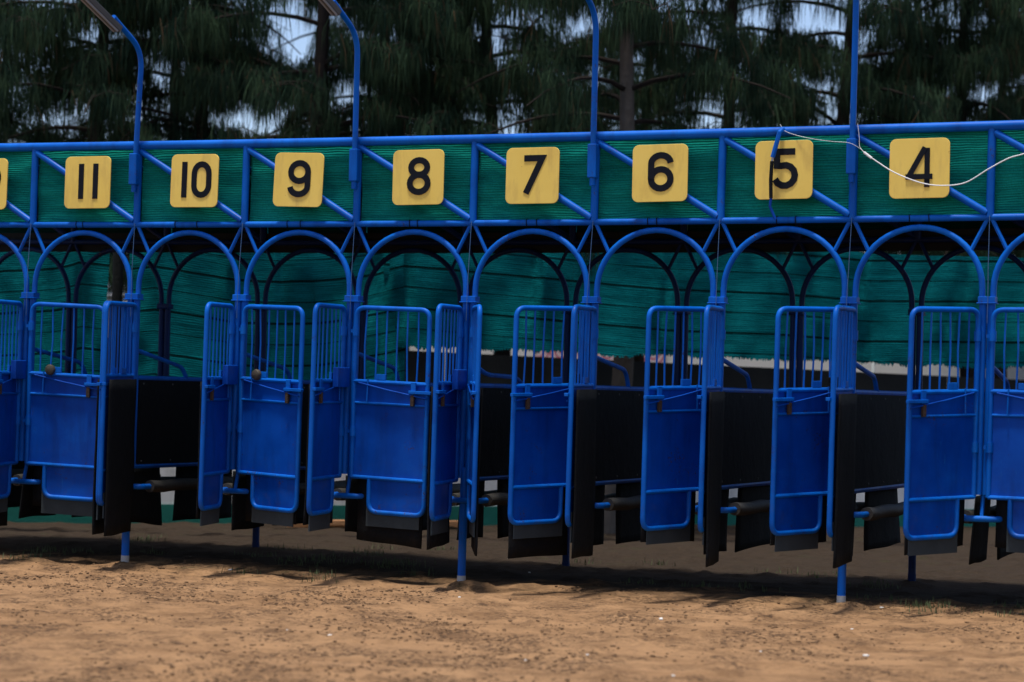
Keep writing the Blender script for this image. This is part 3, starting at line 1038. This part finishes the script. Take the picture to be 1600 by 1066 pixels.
def hang_net(name, rows, top, bottom, seed, fringe):
    """rows: plan x, y and the height at which one woven stripe runs; cloth follows it"""
    cum = [0.0]
    for a, b in zip(rows[:-1], rows[1:]):
        cum.append(cum[-1] + math.hypot(b[1] - a[1], b[2] - a[2]))
    tot = cum[-1]
    nu = max(30, int(tot / 0.008))
    nv = 26

    def at(u):
        d = u * tot
        for i in range(len(cum) - 1):
            if d <= cum[i + 1] + 1e-9:
                t = (d - cum[i]) / (cum[i + 1] - cum[i])
                t = t * t * (3 - 2 * t) * 0.5 + t * 0.5
                a, b = rows[i], rows[i + 1]
                return [a[q] + (b[q] - a[q]) * t for q in range(4)]
        return list(rows[-1])
    rs = random.Random(seed)
    fr = [rs.uniform(0, 0.55) ** 1.5 + 0.9 * max(0.0, float(fbm(np.array(q * 0.008 + seed), np.array(1.5), 4.0, 4, 0.7)) + 0.1) for q in range(nu + 1)]

    def fn(u, v):
        px, x, y, zs = at(u)
        zt, zb = top(px), bottom(px)
        zb -= fringe * fr[int(round(u * nu))] * (1.0)
        z = zb + (zt - zb) * v
        fold = float(fbm(np.array(u * tot * 1.0 + seed), np.array(z * 0.35), 2.1, 3)) * 0.36
        return (x, y + fold, z)

    def uvf(u, v):
        px, x, y, zs = at(u)
        zt, zb = top(px), bottom(px)
        zb -= fringe * fr[int(round(u * nu))]
        z = zb + (zt - zb) * v
        return (u * tot + seed, z - zs + STRIPE0)
    return MB().grid(nu, nv, fn, uvf).build(name, 'back_net', None, ang=3)


o = hang_net('shade_net', NETP[:5], lambda p: 3.05, lambda p: 1.30, 1, 0.04)
tag(o, 'leftmost teal shade net hanging behind the stalls, left of the dark post', 'net', 'teal shade nets behind the gate')
o = hang_net('shade_net', NETP[5:13], lambda p: 3.1, lambda p: 1.38, 2, 0.05)
tag(o, 'long teal shade net hanging low behind stalls ten to eight', 'net', 'teal shade nets behind the gate')
o = hang_net('shade_net', NETP[13:], lambda p: 3.05 if p < 1290 else (3.05 - 0.2 * min(1, (p - 1290) / 60)), lambda p: 1.848 - 0.07 * min(1, max(0, (p - 640) / 900)), 3, 0.09)
tag(o, 'short teal shade net with frayed lower edge behind stalls seven to four', 'net', 'teal shade nets behind the gate')
po = empty('net_post', (-5.18, 3.6, 0))
MB().tube([(-5.18, 3.6, -0.1), (-5.18, 3.6, 2.0), (-5.17, 3.6, 3.4)], 0.05, 12).build('post', 'dark_board', po)
MB().tube([(-5.17, 3.6, 3.4), (-5.17, 3.6, 3.44)], 0.058, 12).build('post_cap', 'dark_board', po)
tag(po, 'dark upright post between the two left shade nets', 'post')

# ------------------------------------------------------------------ things beyond the wall
hd = empty('hoarding', (-3, 16.5, 0))
tag(hd, 'distant white hoarding glimpsed under the frayed net edge', 'hoarding')
for q in range(9):
    x0 = -11 + q * 2.5
    if q == 2:
        m = MB()
        m.grid(2, 2, lambda u, v: (x0 + 2.49 * u - 0.5, 16.44 + 0.1 * q, 0.05 + 2.5 * v), lambda u, v: (2.5 * u, 2.5 * v))
        m.build('printed_sheet', 'pink_print', hd, smooth=False)
    MB().box(x0, x0 + 2.49, 16.5 + 0.1 * q, 16.54 + 0.1 * q, 0.05, 2.55).build('board', 'hoarding', hd, smooth=False)
lb = empty('louvred_building', (-10.5, 12.6, 0))
tag(lb, 'white louvred building glimpsed through the gap beside the dark post', 'building')
MB().box(-14, -8.6, 12.6, 16, -0.1, 3.6).build('wall', 'concrete', lb, smooth=False)
MB().box(-14.2, -8.4, 12.3, 16.2, 3.602, 3.75).build('roof', 'coping', lb, smooth=False)
for q in range(9):
    z = 2.52 + q * 0.115
    MB().hexa([(-11.2, 12.45, z), (-9.2, 12.45, z), (-9.2, 12.59, z + 0.055), (-11.2, 12.59, z + 0.055),
               (-11.2, 12.45, z + 0.022), (-9.2, 12.45, z + 0.022), (-9.2, 12.59, z + 0.077), (-11.2, 12.59, z + 0.077)]).build('louvre', 'louvre_white', lb, smooth=False)

# timber on the ground by the wall
for q, (t, n, ln, ang) in enumerate(((1.2, 0.42, 1.9, 4), (1.35, 0.55, 1.7, -3), (1.0, 0.68, 2.1, 2))):
    a, b = Vector(wq(t, n, 0)), Vector(wq(t + ln, n + math.tan(R(ang)) * ln, 0))
    d = (b - a).normalized()
    s = Vector((-d.y, d.x, 0)) * 0.045
    z0 = -0.02 + 0.02 * q
    o = MB().hexa([a - s + Vector((0, 0, z0)), b - s + Vector((0, 0, z0)), b + s + Vector((0, 0, z0)), a + s + Vector((0, 0, z0)),
                   a - s + Vector((0, 0, z0 + 0.05)), b - s + Vector((0, 0, z0 + 0.05)), b + s + Vector((0, 0, z0 + 0.05)), a + s + Vector((0, 0, z0 + 0.05))]).build('plank', 'plank', None, smooth=False, bevel=0.004)
    tag(o, 'orange timber plank on the soil, %s of three by the white wall' % ('closest to the wall', 'middle one', 'farthest from the wall')[q], 'plank', 'planks by the wall')

# ------------------------------------------------------------------ casuarina trees
TREES = [  # x, y, height, lean of the trunk at 5 m, bark, where
    (-7.4, 6.5, 9.5, (0.2, 0), 'bark', 'above sign twelve at the left'),
    (-6.5, 7.6, 10.0, (-0.1, 0), 'bark', 'between the first lamp pole and sign ten'),
    (-4.86, 7.0, 10.5, (0.05, 0), 'bark', 'above sign nine'),
    (-4.45, 8.3, 9.5, (0.1, 0), 'bark', 'above sign eight'),
    (-3.6, 9.5, 10.0, (-0.2, 0), 'bark', 'above sign seven'),
    (-1.42, 7.16, 11.0, (0.12, 0.1), 'pale_bark', 'just right of the third lamp pole'),
    (-1.2, 10.2, 10.0, (0.0, 0), 'bark', 'above the gap between signs six and five'),
    (-0.1, 11.2, 10.5, (0.1, 0), 'bark', 'above sign five'),
    (1.25, 12.3, 10.0, (-0.1, 0), 'bark', 'above sign four'),
    (2.6, 13.2, 10.0, (0.1, 0), 'bark', 'at the far right'),
    (-9.3, 6.6, 9.5, (0.1, 0), 'bark', 'at the far left edge'),
    (-8.8, 10.5, 10.5, (0.1, 0), 'bark', 'set back behind the first lamp pole'),
    (-6.4, 12.0, 10.5, (0.0, 0), 'bark', 'set back behind the second lamp pole'),
    (-3.3, 13.5, 10.5, (0.0, 0), 'bark', 'set back behind the third lamp pole'),
    (1.0, 15.5, 10.5, (0.0, 0), 'bark', 'set back behind the rightmost lamp pole'),
]
rng = np.random.RandomState(5)


def strands(roots, lens, wid, rng):
    n = len(roots)
    az = rng.rand(n) * 2 * np.pi
    sp = rng.rand(n) ** 1.3 * 0.5 + 0.02
    hd_ = np.stack([np.cos(az), np.sin(az), np.zeros(n)], -1)
    mid = roots + hd_ * (sp * lens * 0.55)[:, None] + np.array([0, 0, -1.0]) * (lens * 0.45)[:, None]
    tip = mid + hd_ * (sp * lens * 0.22)[:, None] + np.array([0, 0, -1.0]) * (lens * 0.55)[:, None]
    fa = rng.rand(n) * np.pi
    sd = np.stack([np.cos(fa), np.sin(fa), np.zeros(n)], -1) * (wid / 2)[:, None]
    V = np.stack([roots - sd, roots + sd, mid + sd, mid - sd, tip], 1).reshape(-1, 3)
    return V


def strand_mesh(name, V, mat, parent):
    n = len(V) // 5
    me = bpy.data.meshes.new(name)
    b = np.arange(n)[:, None] * 5
    loops = (b + np.array([0, 1, 2, 3, 3, 2, 4])[None, :]).ravel().astype(np.int32)
    starts = (np.arange(n)[:, None] * 7 + np.array([0, 4])[None, :]).ravel().astype(np.int32)
    me.vertices.add(len(V))
    me.vertices.foreach_set('co', V.astype(np.float32).ravel())
    me.loops.add(len(loops))
    me.loops.foreach_set('vertex_index', loops)
    me.polygons.add(2 * n)
    me.polygons.foreach_set('loop_start', starts)
    me.update(calc_edges=True)
    me.materials.append(M[mat])
    o = bpy.data.objects.new(name, me)
    COL.objects.link(o)
    o.parent = parent
    o.matrix_parent_inverse = parent.matrix_world.inverted()
    return o


for ti, (tx, ty, th, ln, bark, where) in enumerate(TREES):
    root = empty('casuarina_tree', (tx, ty, 0))
    tag(root, 'dark casuarina tree with drooping needles %s' % where, 'tree', 'casuarina trees behind the gate')
    npt = 14
    tp, trd = [], []
    w1, w2 = rng.rand() * 6, rng.rand() * 6
    for q in range(npt):
        z = -0.1 + th * q / (npt - 1)
        tp.append((tx + ln[0] * z / 5 + 0.06 * math.sin(z * 0.9 + w1), ty + ln[1] * z / 5 + 0.06 * math.sin(z * 0.8 + w2), z))
        trd.append(0.125 * (1 - 0.85 * q / (npt - 1)) + (0.05 if q == 0 else 0) + rng.uniform(-0.006, 0.006))
    MB().tube(tp, 0.1, 12, True, trd).build('trunk', bark, root)
    tw = MB()
    roots = []
    nbr = 46
    for b in range(nbr):
        z0 = 2.9 + (th - 3.6) * (b / nbr) ** 1.25 + rng.uniform(-0.2, 0.2)
        f = min(max((z0 + 0.1) / th * (npt - 1), 0), npt - 1.01)
        i0 = int(f)
        o0 = Vector(tp[i0]).lerp(Vector(tp[i0 + 1]), f - i0)
        a = b * 2.4 + rng.uniform(-0.5, 0.5)
        L = (2.5 - 1.5 * (z0 / th)) * rng.uniform(0.65, 1.15)
        rise = rng.uniform(0.15, 0.55)
        dirv = Vector((math.cos(a), math.sin(a), 0))
        side = Vector((-dirv.y, dirv.x, 0))
        cv = rng.uniform(-0.3, 0.3)
        pts = []
        for s in range(7):
            u = s / 6
            pts.append(o0 + dirv * (u * L) + side * (cv * u * u * L * 0.5) + Vector((0, 0, rise * u * L * 0.8 - 0.55 * u * u * L * 0.8)))
        MB().tube(pts, 0.02, 5, False, [max(0.005, (0.034 - 0.008 * (z0 / th)) * (1 - 0.8 * s / 6)) for s in range(7)]).build('limb', 'bark', root)
        nt = 11
        for t in range(nt):
            if z0 < 6.2 and rng.rand() < 0.06:
                continue
            u = 0.22 + 0.78 * (t + rng.rand()) / nt
            fi = min(u * 6, 5.99)
            p = pts[int(fi)].lerp(pts[int(fi) + 1], fi - int(fi))
            if p.z < 4.7 and rng.rand() < 0.42:
                continue
            if z0 < 6.2 and fbm(np.array([p.x * 1.0 + p.y * 0.4]), np.array([p.z * 1.0 + p.y * 0.3]), 0.9, 2)[0] < -0.19:
                continue
            e = p + side * rng.uniform(-0.5, 0.5) + dirv * rng.uniform(-0.05, 0.3) + Vector((0, 0, rng.uniform(-0.12, 0.16)))
            m = (p + e) / 2 + Vector((0, 0, 0.06))
            tw.tube([p, m, e], 0.005, 4, False, [0.007, 0.005, 0.003])
            ns = 100 if z0 < 6.2 else 22
            uu = rng.rand(ns) ** 0.6
            P0, M0, E0 = np.array(p), np.array(m), np.array(e)
            base = (P0[None] * ((1 - uu) ** 2)[:, None] + M0[None] * (2 * uu * (1 - uu))[:, None] + E0[None] * (uu ** 2)[:, None])
            base = base + rng.normal(0, 1, (ns, 3)) * np.array([0.07, 0.07, 0.06])
            roots.append((base, z0))
    RT = np.concatenate([r[0] for r in roots])
    LW = np.concatenate([np.full(len(r[0]), 1.0 if r[1] < 6.2 else 1.7) for r in roots])
    n = len(RT)
    V = strands(RT, rng.uniform(0.15, 0.46, n) * (0.8 + 0.2 * LW), rng.uniform(0.005, 0.011, n) * LW, rng)
    tag(tw.build('twigs', 'bark', root), kind='stuff')
    tag(strand_mesh('crown', V, 'needles', root), kind='stuff')

# ------------------------------------------------------------------ small stuff on the ground
ico = []
ph = (1 + 5 ** 0.5) / 2
for a in (-1, 1):
    for b in (-ph, ph):
        ico += [(0, a, b), (a, b, 0), (b, 0, a)]
ico = np.array(ico, dtype=float)
ico /= np.linalg.norm(ico[0])
icf = []
for i in range(12):
    for j in range(i + 1, 12):
        for kk in range(j + 1, 12):
            if max(np.linalg.norm(ico[i] - ico[j]), np.linalg.norm(ico[j] - ico[kk]), np.linalg.norm(ico[i] - ico[kk])) < 1.1:
                nrm = np.cross(ico[j] - ico[i], ico[kk] - ico[i])
                icf.append((i, j, kk) if nrm.dot(ico[i]) > 0 else (i, kk, j))
icf = np.array(icf)


def lumps(name, n, smin, smax, mat, xr, yr, label, cat, thr, power=3.0):
    pts = []
    while len(pts) < n:
        x = rng.uniform(*xr, 4000)
        y = rng.uniform(*yr, 4000)
        keep = fbm(x + 9, y + 2, 0.9, 4, 0.6) + 0.12 * rng.normal(0, 1, 4000) > thr
        pts += list(zip(x[keep], y[keep]))
    pts = np.array(pts[:n])
    s = smin + (smax - smin) * rng.rand(n) ** power
    z = ground_z(pts[:, 0], pts[:, 1]) + s * 0.15
    V = ico[None] * (s[:, None, None] * np.array([1.0, 1.0, 0.62])) * rng.uniform(0.7, 1.3, (n, 12, 1))
    V = V * rng.uniform(0.75, 1.3, (n, 1, 3)) + np.stack([pts[:, 0], pts[:, 1], z], -1)[:, None, :]
    F = (np.arange(n)[:, None, None] * 12 + icf[None]).reshape(-1, 3)
    me = bpy.data.meshes.new(name)
    me.vertices.add(n * 12)
    me.vertices.foreach_set('co', V.astype(np.float32).ravel())
    me.loops.add(F.size)
    me.loops.foreach_set('vertex_index', F.ravel().astype(np.int32))
    me.polygons.add(len(F))
    me.polygons.foreach_set('loop_start', np.arange(0, F.size, 3, dtype=np.int32))
    me.polygons.foreach_set('use_smooth', np.ones(len(F), dtype=bool))
    me.update(calc_edges=True)
    me.materials.append(M[mat])
    o = bpy.data.objects.new(name, me)
    COL.objects.link(o)
    tag(o, label, cat, kind='stuff')
    return o


lumps('soil_clods', 20000, 0.003, 0.015, 'soil_clod', (-7, 7), (-7.5, 0.7), 'crumbled brown clods scattered over the sand track', 'clods', 0.13, 3.5)
lumps('pebbles', 22, 0.008, 0.02, 'pebble', (-5, 6), (-5, 2), 'few pale pebbles lying on the sand track', 'pebbles', -1)

# sparse grass in the shade of the gate
gb = []
for q in range(90):
    cx, cy = rng.uniform(-5, 5), rng.uniform(-0.3, 3.5)
    if fbm(np.array([cx]), np.array([cy]), 0.8, 3)[0] < 0.0:
        continue
    for b in range(26):
        gb.append((cx + rng.normal(0, 0.09), cy + rng.normal(0, 0.09)))
gb = np.array(gb)
n = len(gb)
gz = ground_z(gb[:, 0], gb[:, 1])
hh = rng.uniform(0.02, 0.07, n)
az = rng.rand(n) * 6.283
rootp = np.stack([gb[:, 0], gb[:, 1], gz - 0.005], -1)
sd = np.stack([np.cos(az), np.sin(az), np.zeros(n)], -1) * 0.0035
le = np.stack([np.sin(az), -np.cos(az), np.zeros(n)], -1) * (hh * rng.uniform(0.1, 0.6, n))[:, None]
mid = rootp + le * 0.4 + np.array([0, 0, 1.0]) * (hh * 0.6)[:, None]
tip = rootp + le + np.array([0, 0, 1.0]) * hh[:, None]
V = np.stack([rootp - sd, rootp + sd, mid + sd * 0.7, mid - sd * 0.7, tip], 1).reshape(-1, 3)
ge = empty('grass_origin')
o = strand_mesh('grass', V, 'grass', ge)
o.parent = None
bpy.data.objects.remove(ge)
tag(o, 'sparse short grass in the shade under the gate', 'grass', kind='stuff')
